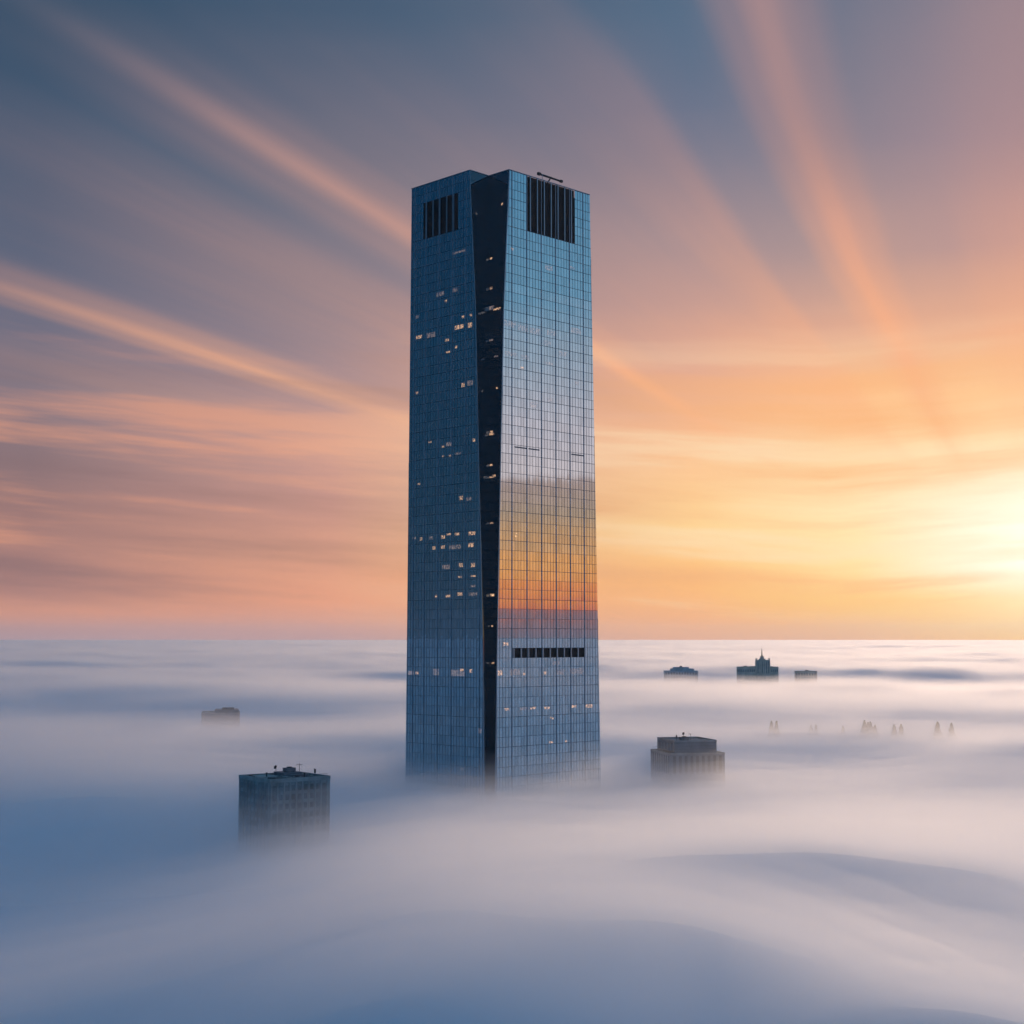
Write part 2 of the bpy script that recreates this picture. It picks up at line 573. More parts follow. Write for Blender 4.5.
# (top above the deck, added density) - each layer thickens the fog below it
LAYERS = [(14.0, .0011), (10.0, .0021), (6.8, .0038), (4.0, .0065), (1.4, .013), (-1.2, .026), (-3.6, .05)]
for i, (off, dens) in enumerate(LAYERS):
    m, gg, out = newmat('fog layer')
    pv = gg.n.new('ShaderNodeVolumePrincipled')
    pv.inputs['Color'].default_value = (.945, .965, .98, 1)
    pv.inputs['Density'].default_value = dens
    pv.inputs['Anisotropy'].default_value = .66
    gg.l.new(pv.outputs[0], out.inputs['Volume'])
    m.cycles.homogeneous_volume = True
    fog_mesh('fog_layer', m, off, i + 1, .6 + .17 * off if off > 0 else .5, -29.0 + i * .05, fog)

# ground far below the fog
m, gg, out = newmat('haze')
pv = gg.n.new('ShaderNodeVolumePrincipled')
pv.inputs['Color'].default_value = (.82, .90, 1.0, 1)
pv.inputs['Density'].default_value = .000026
pv.inputs['Anisotropy'].default_value = .5
gg.l.new(pv.outputs[0], out.inputs['Volume'])
m.cycles.homogeneous_volume = True
hb = MB()
hb.hexa([(-16500, -16500, -63), (16500, -16500, -63), (16500, 16500, -63), (-16500, 16500, -63)],
        [(-16500, -16500, 204), (16500, -16500, 204), (16500, 16500, 204), (-16500, 16500, 204)])
haze = hb.build('haze', m)
haze['kind'] = 'stuff'
gb = MB()
gb.quad((-16400, -16400, -62), (16400, -16400, -62), (16400, 16400, -62), (-16400, 16400, -62))
gr = gb.build('ground', MAT['ground'])
gr['kind'] = 'structure'

# ------------------------------------------------------------------ the tower
NX, NY = -6.96, 460.0
TOP, RH, BASE = 194.0, 3.05, -62.0
S = math.sqrt(.5)
EL, ER = (-S, S), (S, S)          # along the left and right facades, away from the near corner


def lenL(z): return 37.5 + (TOP - z) / TOP * 1.4
def lenR(z): return 47.0 + (TOP - z) / TOP * 4.2


PZ = [-62, -1.7, 44, 97, 151, 194]
PA = [1.7, 2.05, 2.78, 4.62, 6.42, 9.2]
PB = [2.0, 2.35, 3.2, 4.5, 6.03, 8.5]


def nA(z): return float(np.interp(z, PZ, PA))
def nB(z): return float(np.interp(z, PZ, PB))


tower = thing('glass_tower', 'very tall mirror-glass skyscraper with a dark notched corner, largest building, rising through the fog', 'skyscraper', None, (NX, NY, BASE))


def plan(a, b):
    return (NX + EL[0] * a + ER[0] * b, NY + EL[1] * a + ER[1] * b)


class TMB(MB):
    def build(self, name, mat, parent, smooth=False):
        if parent is tower or parent.parent is tower:
            self.v = [(x - NX, y - NY, z - BASE) for x, y, z in self.v]
        return MB.build(self, name, mat, parent, smooth)


# solid body just inside the glass
core = TMB()
zs = [BASE, -1.7, 44, 97, 151, TOP - 2.4]


def body_loop(z, inset=.35):
    a, b, la, lb = nA(z), nB(z), lenL(z), lenR(z)
    i = inset
    q = [plan(a + i, i), plan(a + i, b + i), plan(i, b + i), plan(i, lb - i), plan(la - i, lb - i), plan(la - i, i)]
    return [(x, y, z) for x, y in q]


for za, zb in zip(zs[:-1], zs[1:]):
    core.hexa(body_loop(za), body_loop(zb))
core.build('body', MAT['roof'], tower)

nrow = int((TOP - BASE) / RH)
rows = [(TOP - (k + 1) * RH, TOP - k * RH) for k in range(nrow)]
row_tilt = [random.gauss(0, .0020) for _ in rows]


def face(name, mat, P, nrm, lo, hi, cols, skip=None, jit=.0010, tilt=1.0):
    """curtain wall of separate panes; P(s) -> plan point, nrm outward"""
    mb = TMB()
    for k, (z0, z1) in enumerate(rows):
        for s0, s1 in zip(cols[:-1], cols[1:]):
            if skip and skip(.5 * (s0 + s1), .5 * (z0 + z1)):
                continue
            a0, a1 = max(s0, lo(z0)), min(s1, hi(z0))
            b0, b1 = max(s0, lo(z1)), min(s1, hi(z1))
            if a1 - a0 < .03 and b1 - b0 < .03:
                continue
            a1, b1 = max(a0 + .001, a1), max(b0 + .001, b1)
            tz = (row_tilt[k] * tilt + random.gauss(0, jit)) * RH * .5
            tx = random.gauss(0, jit) * (s1 - s0) * .5
            vs = []
            for s, z, d in ((a0, z0, tz - tx), (a1, z0, tz + tx), (b1, z1, -tz + tx), (b0, z1, -tz - tx)):
                x, y = P(s, z)
                vs.append((x + nrm[0] * d, y + nrm[1] * d, z))
            mb.quad(*vs)
    return mb.build(name, mat, tower)


def cols_of(bold, n, end):
    c = []
    for a, b in zip(bold[:-1], bold[1:]):
        k = max(1, round((b - a) / n))
        c += [a + (b - a) * i / k for i in range(k)]
    return c + [bold[-1]]


BOLD_R = [3.05 + 6.75 * k for k in range(7)]        # 3.05 ... 43.55
BOLD_L = [4.4 + 6.45 * k for k in range(5)]         # 4.4 ... 30.2
BOLD_L += [35.6]
COL_R = cols_of([0] + BOLD_R + [54], 1.35, None)
COL_L = cols_of([0] + BOLD_L + [42], 1.35, None)
LV_R, LV_L, LV_B = (16.55, 39.4, TOP - 6 * RH, TOP), (15.2, 31.6, TOP - 6 * RH, TOP - 2 * RH), (10.4, 43.4, TOP - 51 * RH, TOP - 50 * RH)


def inside(r): return lambda s, z: r[0] < s < r[1] and r[2] < z < r[3]


nL, nR = (-S, -S), (S, -S)
skipR = lambda s, z: inside(LV_R)(s, z) or inside(LV_B)(s, z)
face('glass_facade', MAT['glass'], lambda s, z: plan(0, s), nR, nB, lenR, COL_R, skipR, .0006)
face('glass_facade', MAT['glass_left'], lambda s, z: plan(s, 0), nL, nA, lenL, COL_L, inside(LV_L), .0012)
face('notch_glass', MAT['glass_notch_shade'], lambda s, z: plan(nA(z), s), nR, lambda z: 0.0, nB, [0, 1.4, 2.8, 4.2, 5.6, 7.0, 9.0], None, .001, .5)
face('notch_glass', MAT['glass_notch_shade'], lambda s, z: plan(s, nB(z)), nL, lambda z: 0.0, nA, [0, 1.4, 2.8, 4.2, 5.6, 7.0, 9.5], None, .001, .5)
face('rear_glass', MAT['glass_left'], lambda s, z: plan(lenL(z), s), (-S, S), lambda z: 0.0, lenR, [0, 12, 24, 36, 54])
face('rear_glass', MAT['glass'], lambda s, z: plan(s, lenR(z)), (S, S), lambda z: 0.0, lenL, [0, 12, 24, 42])


def fin(mb, P, nrm, along, s, w, d, z0, z1, off=.02):
    """upright fin standing proud of a facade"""
    lo, hi = [], []
    for z, L in ((z0, lo), (z1, hi)):
        x, y = P(s, z)
        for ds, dn in ((-w / 2, off), (w / 2, off), (w / 2, off + d), (-w / 2, off + d)):
            L.append((x + along[0] * ds + nrm[0] * dn, y + along[1] * ds + nrm[1] * dn, z))
    mb.hexa(lo, hi)


def zrange(s, lo, hi):
    """heights over which the facade exists at s"""
    zz_ = [z for z in np.linspace(BASE, TOP, 257) if lo(z) <= s <= hi(z)]
    return (min(zz_), max(zz_)) if len(zz_) > 2 else None


def uprights(cols, bold, P, nrm, along, lo, hi, blocks):
    thick, thin = TMB(), TMB()
    for s in sorted(set([round(c_, 4) for c_ in cols] + [round(b_, 4) for b_ in bold])):
        r = zrange(s, lo, hi)
        if not r:
            continue
        isb = any(abs(s - b_) < .01 for b_ in bold)
        if isb:
            fin(thick, P, nrm, along, s, .22, .16, r[0], r[1])
        else:
            segs = [r]
            for (s0, s1, z0, z1) in blocks:
                if s0 < s < s1:
                    nw = []
                    for a, b in segs:
                        if a < z0:
                            nw.append((a, min(b, z0)))
                        if b > z1:
                            nw.append((max(a, z1), b))
                    segs = nw
            for a, b in segs:
                if b - a > .5:
                    fin(thin, P, nrm, along, s, .045, .05, a, b)
    return thick, thin


PR = lambda s, z: plan(0, s)
PL = lambda s, z: plan(s, 0)
for cols, bold, P, nrm, along, lo, hi, bl in ((COL_R, BOLD_R, PR, nR, ER, nB, lenR, [LV_R, LV_B]), (COL_L, BOLD_L, PL, nL, EL, nA, lenL, [LV_L])):
    thick, thin = uprights(cols, bold, P, nrm, along, lo, hi, bl)
    thick.build('mullion_fins', MAT['fin'], tower)
    thin.build('fine_mullions', MAT['fin_dark'], tower)

# floor lines
for P, nrm, along, lo, hi, bl in ((PR, nR, ER, nB, lenR, [LV_R, LV_B]), (PL, nL, EL, nA, lenL, [LV_L])):
    mb = TMB()
    for k, (z0, z1) in enumerate(rows):
        segs = [(lo(z1) + .05, hi(z1) - .05)]
        for (s0, s1, a, b) in bl:
            if a < z1 - .1 < b - .2 and a + .2 < z1:
                nw = []
                for p, q in segs:
                    nw += [(p, s0), (s1, q)]
                segs = nw
        for p, q in segs:
            x0, y0 = P(p, z1)
            x1, y1 = P(q, z1)
            o = (.025, .075)
            q4 = [(x0 + nrm[0] * o[0], y0 + nrm[1] * o[0]), (x1 + nrm[0] * o[0], y1 + nrm[1] * o[0]),
                  (x1 + nrm[0] * o[1], y1 + nrm[1] * o[1]), (x0 + nrm[0] * o[1], y0 + nrm[1] * o[1])]
            hh = .045 if k % 3 else .065
            mb.hexa([(a_, b_, z1 - hh) for a_, b_ in q4], [(a_, b_, z1 + (0 if k == 0 else hh)) for a_, b_ in q4])
    mb.build('floor_bands', MAT['fin_dark'], tower)

# louvred plant zones: recessed dark blades behind light posts
for (s0, s1, z0, z1), P, nrm, along, nd in ((LV_R, PR, nR, ER, 7), (LV_L, PL, nL, EL, 5), (LV_B, PR, nR, ER, 10)):
    mb = TMB()
    z1b = z1 - .12
    for sgn in (0,):
        x0, y0 = P(s0, 0)
        x1, y1 = P(s1, 0)
        mb.quad((x0 - nrm[0] * .25, y0 - nrm[1] * .25, z0), (x1 - nrm[0] * .25, y1 - nrm[1] * .25, z0),
                (x1 - nrm[0] * .25, y1 - nrm[1] * .25, z1b), (x0 - nrm[0] * .25, y0 - nrm[1] * .25, z1b))
    zc = z0 + .3
    while zc < z1b - .1:
        q4 = [(P(s, 0)[0] - nrm[0] * d, P(s, 0)[1] - nrm[1] * d) for s, d in ((s0, .22), (s1, .22), (s1, .02), (s0, .02))]
        mb.hexa([(a_, b_, zc) for a_, b_ in q4], [(a_, b_, zc + .05) for a_, b_ in q4])
        zc += .45
    lv = mb.build('louver_panel', MAT['louver'], tower)
    for i in range(nd + 1 if nd == 10 else nd):
        s = s0 + (s1 - s0) * (i / nd if nd == 10 else (i + .45) / nd)
        pb = TMB()
        fin(pb, P, nrm, along, s, .34 if nd != 10 else .5, .30, z0, z1b, .03)
        pb.build('post', MAT['edge'], lv)

# bright corner trims
mb = TMB()
for P, nrm, along, f in ((PL, nL, EL, nA), (PR, nR, ER, nB)):
    zz_ = list(np.linspace(BASE, TOP, 40))
    for za, zb in zip(zz_[:-1], zz_[1:]):
        lo, hi = [], []
        for z, L in ((za, lo), (zb, hi)):
            x, y = P(f(z), z)
            for ds, dn in ((.0, .03), (.32, .03), (.32, .14), (.0, .14)):
                L.append((x + along[0] * ds + nrm[0] * dn, y + along[1] * ds + nrm[1] * dn, z))
        mb.hexa(lo, hi)
mb.build('corner_trim', MAT['edge'], tower)
# parapet cap
mb = TMB()
for a, b in (((nA(TOP), 0), (lenL(TOP), 0)), ((0, nB(TOP)), (0, lenR(TOP))), ((nA(TOP), 0), (nA(TOP), nB(TOP))), ((0, nB(TOP)), (nA(TOP), nB(TOP)))):
    p, q = plan(*a), plan(*b)
    d = Vector((q[0] - p[0], q[1] - p[1])).normalized()
    mb.box(p, tuple(d), (-d.y, d.x), 0, math.dist(p, q), -.2, .2, TOP + .004, TOP + .22)
mb.build('parapet_cap', MAT['fin'], tower)

# lit offices: (px, py, width px, height px, dim?)
LIT_L = [(446, 301, 3, 3), (463, 317, 3, 3), (471, 315, 3, 3), (459, 327, 12, 5), (470, 325, 5, 6), (419, 337, 8, 4), (431, 335, 9, 5, 1), (447, 340, 5, 3), (456, 347, 3, 3),
         (448, 352, 5, 2), (463, 385, 4, 5), (417, 393, 3, 3), (430, 441, 4, 2), (449, 444, 6, 4, 1), (474, 440, 3, 4), (443, 457, 3, 4), (450, 456, 3, 3), (458, 454, 6, 3, 1),
         (443, 447, 3, 3), (419, 484, 3, 2), (461, 498, 5, 5), (469, 499, 5, 3, 1), (414, 538, 4, 2, 1), (421, 539, 3, 4), (431, 538, 4, 3, 1), (443, 537, 5, 4), (449, 534, 6, 2), (457, 534, 6, 3), (472, 533, 9, 5),
         (434, 548, 4, 4), (443, 547, 5, 4), (455, 547, 12, 4, 1), (471, 545, 7, 5), (461, 565, 5, 5), (473, 565, 5, 5), (446, 567, 8, 4, 1), (460, 577, 5, 2), (473, 576, 6, 2), (473, 586, 5, 2, 1),
         (436, 596, 3, 3), (448, 596, 6, 3), (460, 594, 7, 4), (473, 594, 8, 3, 1), (417, 673, 4, 3), (436, 672, 6, 6, 1), (462, 670, 4, 3), (458, 673, 14, 6, 1), (471, 671, 3, 4), (411, 673, 6, 4, 1),
         (459, 252, 14, 2, 1), (455, 290, 5, 4, 1), (440, 294, 8, 4, 1), (470, 383, 6, 5, 1), (480, 730, 3, 6, 1), (417, 317, 3, 3, 1), (462, 769, 3, 2, 1)]
LIT_R = [(512, 249, 3, 3), (549, 268, 8, 5, 1), (572, 268, 5, 3, 1), (510, 324, 12, 6, 1), (523, 328, 10, 6, 1), (535, 331, 10, 6, 1), (551, 333, 8, 5, 1), (576, 331, 10, 6, 1),
         (511, 354, 12, 4, 1), (525, 357, 8, 4, 1), (563, 354, 8, 5, 1), (547, 343, 8, 5, 1), (549, 364, 8, 4, 1), (522, 368, 4, 3), (534, 405, 8, 5, 1), (550, 400, 5, 4, 1), (577, 383, 4, 4, 1),
         (516, 535, 3, 5), (506, 644, 6, 4), (500, 673, 5, 6), (524, 674, 3, 3), (545, 673, 3, 4), (515, 672, 9, 6, 1), (577, 671, 14, 5, 1), (560, 672, 8, 5, 1), (507, 709, 6, 4), (533, 708, 7, 3), (547, 708, 7, 3),
         (574, 706, 7, 4), (589, 706, 9, 4), (552, 718, 4, 3), (551, 743, 5, 4), (566, 742, 3, 4), (556, 663, 7, 3, 1), (524, 708, 8, 4, 1)]
LIT_N = [(481, 257, 3, 2), (480, 288, 3, 3), (497, 309, 9, 3), (490, 308, 6, 4, 1), (497, 387, 2, 3), (484, 432, 4, 3), (492, 434, 6, 2), (484, 464, 4, 3), (484, 477, 5, 2), (494, 476, 4, 3),
         (484, 523, 4, 2), (485, 595, 4, 3), (493, 595, 3, 3), (486, 626, 2, 2), (493, 663, 3, 2), (502, 204, 2, 3), (496, 357, 4, 3, 1), (484, 340, 4, 2, 1)]


def on_face(px, py, side):
    tx, tz = tang(px, py)
    if side == 'R':
        s = (-NX + NY * tx) / (S * (1 - tx))
    else:
        s = (NX - NY * tx) / (S * (1 + tx))
    Y = NY + S * s
    return s, CAMZ + tz * Y


def lit(px, py, w, h, dim=0, side='L'):
    if side == 'N':
        # notch: the deeper pane of the two that meet there
        tx, tz = tang(px, py)
        z = CAMZ + tz * 466
        a, b = nA(z), nB(z)
        # plane s along EL at offset b along ER
        s = (NX + S * b - tx * (NY + S * b)) / (S * (1 + tx))
        s = max(.5, min(a - .8, s))
        z = CAMZ + tz * (NY + S * b + S * s)
        P, nrm, along = (lambda q, zz2: plan(q, nB(zz2))), nL, EL
    else:
        s, z = on_face(px, py, side)
        P, nrm, along = (PR, nR, ER) if side == 'R' else (PL, nL, EL)
        lo_, hi_ = (nB(z), lenR(z)) if side == 'R' else (nA(z), lenL(z))
        s = max(lo_ + .6, min(hi_ - .6, s))
    k = int((TOP - z) / RH)
    hz = h / FPX * 475 * (.8 if not dim else 1)
    z1 = min(z + hz / 2, TOP - k * RH - .25)
    z0 = max(z - hz / 2, TOP - (k + 1) * RH + .25)
    if z1 - z0 < .5:
        z0 = z1 - .6
    ws = max(.7, w / FPX * 480 / S * (.78 if not dim else 1))
    mb = TMB()
    q = [(*P(s - ws / 2, z0), z0), (*P(s + ws / 2, z0), z0), (*P(s + ws / 2, z1), z1), (*P(s - ws / 2, z1), z1)]
    mb.quad(*[(x + nrm[0] * .018, y + nrm[1] * .018, zq) for x, y, zq in q])
    if mb.f:
        mb.build('lit_window', MAT['dim'] if dim else MAT['warm'], tower)


for side, L in (('L', LIT_L), ('R', LIT_R), ('N', LIT_N)):
    for it in L:
        lit(*it[:4], *(it[4:] or (0,)), side=side)

# narrow dark strips laid half-way up the right facade
for px_, py_, w_ in ((520.5, 447, 12), (534, 450, 11), (577.5, 455.5, 13)):
    s_, z_ = on_face(px_, py_, 'R')
    k_ = int((TOP - z_) / RH)
    zc_, hw_ = TOP - k_ * RH - .55, w_ / FPX * 485 / S / 2
    mb = TMB()
    q = [(*PR(s_ - hw_, z), z) for z in (zc_ - .35,)] + [(*PR(s_ + hw_, z), z) for z in (zc_ - .35, zc_ + .05)] + [(*PR(s_ - hw_, zc_ + .05), zc_ + .05)]
    mb.quad(*[(x + nR[0] * .016, y + nR[1] * .016, z) for x, y, z in q])
    mb.build('dark_strip', MAT['fin_dark'], tower)

# window-cleaning crane on the right roof edge
cx, cy_ = plan(3.0, 28.0)
bmu = thing('roof_crane', 'small dark window-cleaning crane with a long level boom on the right roof edge', 'crane', None, (cx, cy_, TOP - 2.4))


def local(mb, o):
    mb.v = [(x - o[0], y - o[1], z - o[2]) for x, y, z in mb.v]
    return mb


O = (cx, cy_, TOP - 2.4)
mb = MB()
mb.box((cx, cy_), ER, EL, -1.3, 1.3, -1.0, 1.0, O[2] + .01, O[2] + 1.7)
local(mb, O).build('carriage', MAT['steel'], bmu)
mb = MB()
pm = plan(1.3, 29.6)
mb.tube((cx, cy_, O[2] + 1.6), (*pm, TOP + 2.7), .26, .2)
local(mb, O).build('mast', MAT['steel'], bmu)
mb = MB()
p0, p1 = plan(1.2, 23.6), plan(1.2, 34.2)
mb.tube((*p0, TOP + 2.35), (*p1, TOP + 2.2), .36, .32)
mb.box(p0, ER, EL, -.6, .6, -.4, .4, TOP + 1.95, TOP + 2.8)
mb.box(p1, ER, EL, -.5, .5, -.36, .36, TOP + 1.85, TOP + 2.6)
local(mb, O).build('boom', MAT['steel'], bmu)
mb = MB()
ps = plan(.4, 24.3)
mb.tube((*ps, TOP + .25), (*ps, TOP + 2.3), .09)
local(mb, O).build('stay', MAT['fin'], bmu)

# ------------------------------------------------------------------ other buildings


class Block:
    """a building in its own frame: origin at the near corner, ex to the right, ey to the back-left"""

    def __init__(self, px, depth, yaw, name, label, cat='building', group=None):
        tx, _ = tang(px, 700)
        self.o = (tx * depth, depth)
        self.ex = (math.cos(yaw), math.sin(yaw))
        self.ey = (-math.sin(yaw), math.cos(yaw))
        self.t = thing(name, label, cat, group, (*self.o, -62))
        self.O = (*self.o, -62)

    def pt(self, a, b):
        return (self.o[0] + self.ex[0] * a + self.ey[0] * b, self.o[1] + self.ex[1] * a + self.ey[1] * b)

    def fin(self, mb, name, mat, parent=None):
        return local(mb, self.O).build(name, mat, parent or self.t)

    def box(self, name, mat, x0, x1, y0, y1, z0, z1, parent=None):
        mb = MB()
        mb.box(self.o, self.ex, self.ey, x0, x1, y0, y1, z0, z1)
        return self.fin(mb, name, mat, parent)

    def parapet(self, mat, x0, x1, y0, y1, z, h=.7, w=.35, name='parapet'):
        mb = MB()
        b = lambda *q: mb.box(self.o, self.ex, self.ey, *q)
        e = .06
        b(x0 - e, x1 + e, y0 - e, y0 + w, z + .003, z + h)
        b(x0 - e, x1 + e, y1 - w, y1 + e, z + .003, z + h)
        b(x0 - e, x0 + w, y0 + w, y1 - w, z + .003, z + h)
        b(x1 - w, x1 + e, y0 + w, y1 - w, z + .003, z + h)
        return self.fin(mb, name, mat)

    def window(self, side, s, z, w, h, frame=True):
        mb = MB()
        if side == 'r':       # facade along ex (facing -ey)
            mb.box(self.o, self.ex, self.ey, s, s + w, -.05, .1, z, z + h)
        else:                 # facade along ey (facing -ex)
            mb.box(self.o, self.ex, self.ey, -.05, .1, s, s + w, z, z + h)
        return self.fin(mb, 'window', MAT['window'])


def zof(py, depth, px=512):
    return CAMZ + tang(px, py)[1] * depth


# near left building
d0 = 350.0
bl = Block(271, d0, R(38), 'office_block', 'grey office block with flat cluttered roof, half sunk in fog left of the tower', 'building', 'low buildings standing out of the fog')
zr = zof(779.5, d0)
W1, W2 = 16.2, 15.2
bl.box('wall', MAT['concrete'], 0, W1, 0, W2, -62, zr - .9)
bl.parapet(MAT['concrete2'], 0, W1, 0, W2, zr - .9, .9, .4)
for r_ in range(5):
    for i in range(9):
        bl.window('r', .8 + i * 1.66, zr - 2.9 - r_ * 2.1, .9, 1.3)
        if i < 8:
            bl.window('l', .8 + i * 1.74, zr - 2.9 - r_ * 2.1, 1.05, 1.3)
# corner pilasters
mb = MB()
for i in range(10):
    mb.box(bl.o, bl.ex, bl.ey, .28 + i * 1.66, .54 + i * 1.66, -.14, .0, -40, zr - .95)
    if i < 9:
        mb.box(bl.o, bl.ex, bl.ey, -.14, .0, .3 + i * 1.74, .56 + i * 1.74, -40, zr - .95)
bl.fin(mb, 'pilasters', MAT['concrete2'])
bl.box('roof_house', MAT['metal_clad'], 8.5, 13.5, 8.6, 13.6, zr - .9, zr + .45)
bl.box('roof_house', MAT['roof'], 3.0, 6.0, 2.5, 6.5, zr - .9, zr - .1)
mb = MB()
for i in range(17):
    p = bl.pt(.5 + i * .95, .5)
    mb.tube((*p, zr), (*p, zr + .55), .03, n=5)
    if i < 16:
        q = bl.pt(.5 + (i + 1) * .95, .5)
        mb.tube((*p, zr + .52), (*q, zr + .52), .03, n=5)
bl.fin(mb, 'roof_railing', MAT['steel'])
bl.box('roof_duct', MAT['concrete2'], 6.6, 7.4, 2.0, 7.6, zr - .6, zr - .05)
bl.box('roof_duct', MAT['metal_clad'], 9.0, 14.0, 6.2, 7.0, zr - .6, zr + .1)
for x_, y_ in ((4.5, 9.8), (11.5, 4.0), (13.8, 13.2)):
    mb = MB()
    p = bl.pt(x_, y_)
    mb.tube((*p, zr - .9), (*p, zr + .5), .16, .16, 8)
    mb.tube((*p, zr + .5), (*p, zr + .7), .28, .2, 8)
    bl.fin(mb, 'vent_pipe', MAT['steel'])
bl.box('roof_hatch', MAT['concrete2'], 2.4, 7.5, 8.0, 14.8, zr - .9, zr - .25)


def antenna(name, label, p, z, h, kind, group='antennas on the office block roof'):
    t = thing(name, label, 'antenna', group, (*p, z))
    mb = MB()
    mb.tube((0, 0, 0), (0, 0, h), .07, .05)
    mb.build('pole', MAT['steel'], t)
    mb = MB()
    if kind == 'dish':
        n = 14
        c0 = Vector((0, -.1, h))
        ax = Vector((-.6, -.7, .4)).normalized()
        s1 = ax.orthogonal().normalized()
        s2 = ax.cross(s1)
        prev = None
        for k, (r_, dd) in enumerate(((.06, 0), (.22, .04), (.4, .12), (.5, .22))):
            ring = [c0 + ax * dd + (s1 * math.cos(2 * math.pi * q / n) + s2 * math.sin(2 * math.pi * q / n)) * r_ for q in range(n)]
            if prev:
                for q in range(n):
                    mb.quad(prev[q], prev[(q + 1) % n], ring[(q + 1) % n], ring[q])
            prev = ring
        mb.tube(c0, c0 + ax * .7, .04)
        mb.build('dish', MAT['steel'], t)
    elif kind == 'yagi':
        mb.tube((-.8, 0, h * .9), (.8, .2, h * .9), .05)
        for q in (-.6, -.2, .2, .6):
            mb.tube((q, -.45, h * .9), (q, .45, h * .9), .04)
        mb.build('crossbar', MAT['steel'], t)
    else:
        mb.box((0, 0), (1, 0), (0, 1), -.22, .22, -.14, .14, h * .55, h)
        mb.build('panel', MAT['steel'], t)
    return t


antenna('dish_antenna', 'satellite dish on a short pole, left end of the office block roof clutter', bl.pt(7.4, 10.5), zr - .9, 2.6, 'dish')
antenna('mast_antenna', 'slim pole with crossbars behind the roof plant of the near office block', bl.pt(13.9, 10.6), zr - .9, 3.2, 'yagi')
antenna('panel_antenna', 'short panel antenna nearest the right roof edge of the near office block', bl.pt(15.2, 5.4), zr - .9, 2.2, 'panel')


def hvac(label, p, z, ex, w, d, h, group):
    t = thing('rooftop_unit', label, 'air conditioner', group, (*p, z))
    ey = (-ex[1], ex[0])
    mb = MB()
    mb.box((0, 0), ex, ey, -w / 2, w / 2, -d / 2, d / 2, .12, h)
    mb.box((0, 0), ex, ey, -w / 2 - .05, w / 2 + .05, -d / 2 - .05, d / 2 + .05, h, h + .07)
    mb.build('casing', MAT['metal_clad'], t)
    mb = MB()
    mb.tube((0, 0, h + .07), (0, 0, h + .3), min(w, d) * .36, min(w, d) * .33, 16)
    mb.build('fan_hood', MAT['steel'], t)
    for q in (-1, 1):
        mb = MB()
        mb.box((0, 0), ex, ey, q * w * .32 - .1, q * w * .32 + .1, -d / 2, d / 2, 0, .12)
        mb.build('skid', MAT['steel'], t)
    return t


gU = 'air conditioning units on the office block roof'
hvac('boxy air conditioner standing on the raised plant box, near office block', bl.pt(11.2, 10.8), zr + .45, bl.ex, 2.6, 1.8, .9, gU)
hvac('low air conditioner near the front roof corner of the near office block', bl.pt(9.0, 3.2), zr - .9, bl.ex, 2.4, 1.6, .8, gU)
hvac('small air conditioner along the left roof edge of the near office block', bl.pt(1.7, 12.6), zr - .9, bl.ex, 1.4, 1.6, .7, gU)

# far left slab
d1 = 820.0
b2 = Block(240, d1, R(10.5), 'flat_roofed_building', 'long low flat-roofed building with setback top, alone in the fog at far left', 'building', 'low buildings standing out of the fog')
z2 = zof(711, d1)
b2.box('wall', MAT['metal_clad'], -20.5, 0, 0, 24, -62, z2 - 1.4)
b2.box('upper_storey', MAT['metal_clad'], -13.5, -.6, 1.0, 20, z2 - 1.4, z2 + .5)
b2.parapet(MAT['concrete2'], -20.5, 0, 0, 24, z2 - 1.4, .5, .4)
b2.box('roof_plant', MAT['roof'], -9.5, -3.2, 6, 12, z2 + .5, z2 + 1.5)
for i in range(10):
    mb = MB()
    mb.box(b2.o, b2.ex, b2.ey, -19.6 + i * 1.95, -18.4 + i * 1.95, -.06, .1, z2 - 4.4, z2 - 2.6)
    b2.fin(mb, 'window', MAT['window'])

# right middle building
d2 = 505.0
b3 = Block(674, d2, R(13), 'stepped_office_building', 'blocky grey building, upper box on a wider columned base, right of the tower', 'building', 'low buildings standing out of the fog')
zu, zl = zof(740.5, d2, 690), zof(753, d2, 690)
b3.box('upper_wall', MAT['metal_clad'], 0, 15.0, 0, 18.0, zl - .02, zu - .55)
b3.parapet(MAT['concrete2'], 0, 15.0, 0, 18.0, zu - .55, .55, .35)
b3.box('base_wall', MAT['metal_clad'], -1.8, 17.4, -1.2, 20.0, -62, zl - .5)
b3.parapet(MAT['concrete2'], -1.8, 17.4, -1.2, 20.0, zl - .5, .5, .3)
# panel joints on the upper front
mb = MB()
for i in range(1, 4):
    mb.box(b3.o, b3.ex, b3.ey, .05, 14.95, -.05, 0, zl + .2 + i * 1.0, zl + .26 + i * 1.0)
b3.fin(mb, 'cladding_rail', MAT['steel'])
# dark glazed left face
for i in range(5):
    mb = MB()
    mb.box(b3.o, b3.ex, b3.ey, -.06, .1, 1.2 + i * 3.2, 3.9 + i * 3.2, zl + .5, zu - 1.0)
    b3.fin(mb, 'window', MAT['window_dark'])
for i in range(9):
    mb = MB()
    mb.box(b3.o, b3.ex, b3.ey, -.9 + i * 2.03, .1 + i * 2.03, -1.26, -1.0, zl - 7.0, zl - 1.0)
    b3.fin(mb, 'window', MAT['window_dark'])
for i in range(8):
    mb = MB()
    mb.box(b3.o, b3.ex, b3.ey, -1.86, -1.6, .2 + i * 2.3, 1.3 + i * 2.3, zl - 7.0, zl - 1.0)
    b3.fin(mb, 'window', MAT['window_dark'])
gA = 'antennas on the stepped building roof'
antenna('panel_antenna', 'short stubby antenna at the left of the stepped building roof', b3.pt(3.2, 7), zu - .55, 1.9, 'panel', gA)
antenna('dish_antenna', 'satellite dish on a pole over the middle of the stepped building roof', b3.pt(5.6, 6.5), zu - .55, 2.3, 'dish', gA)
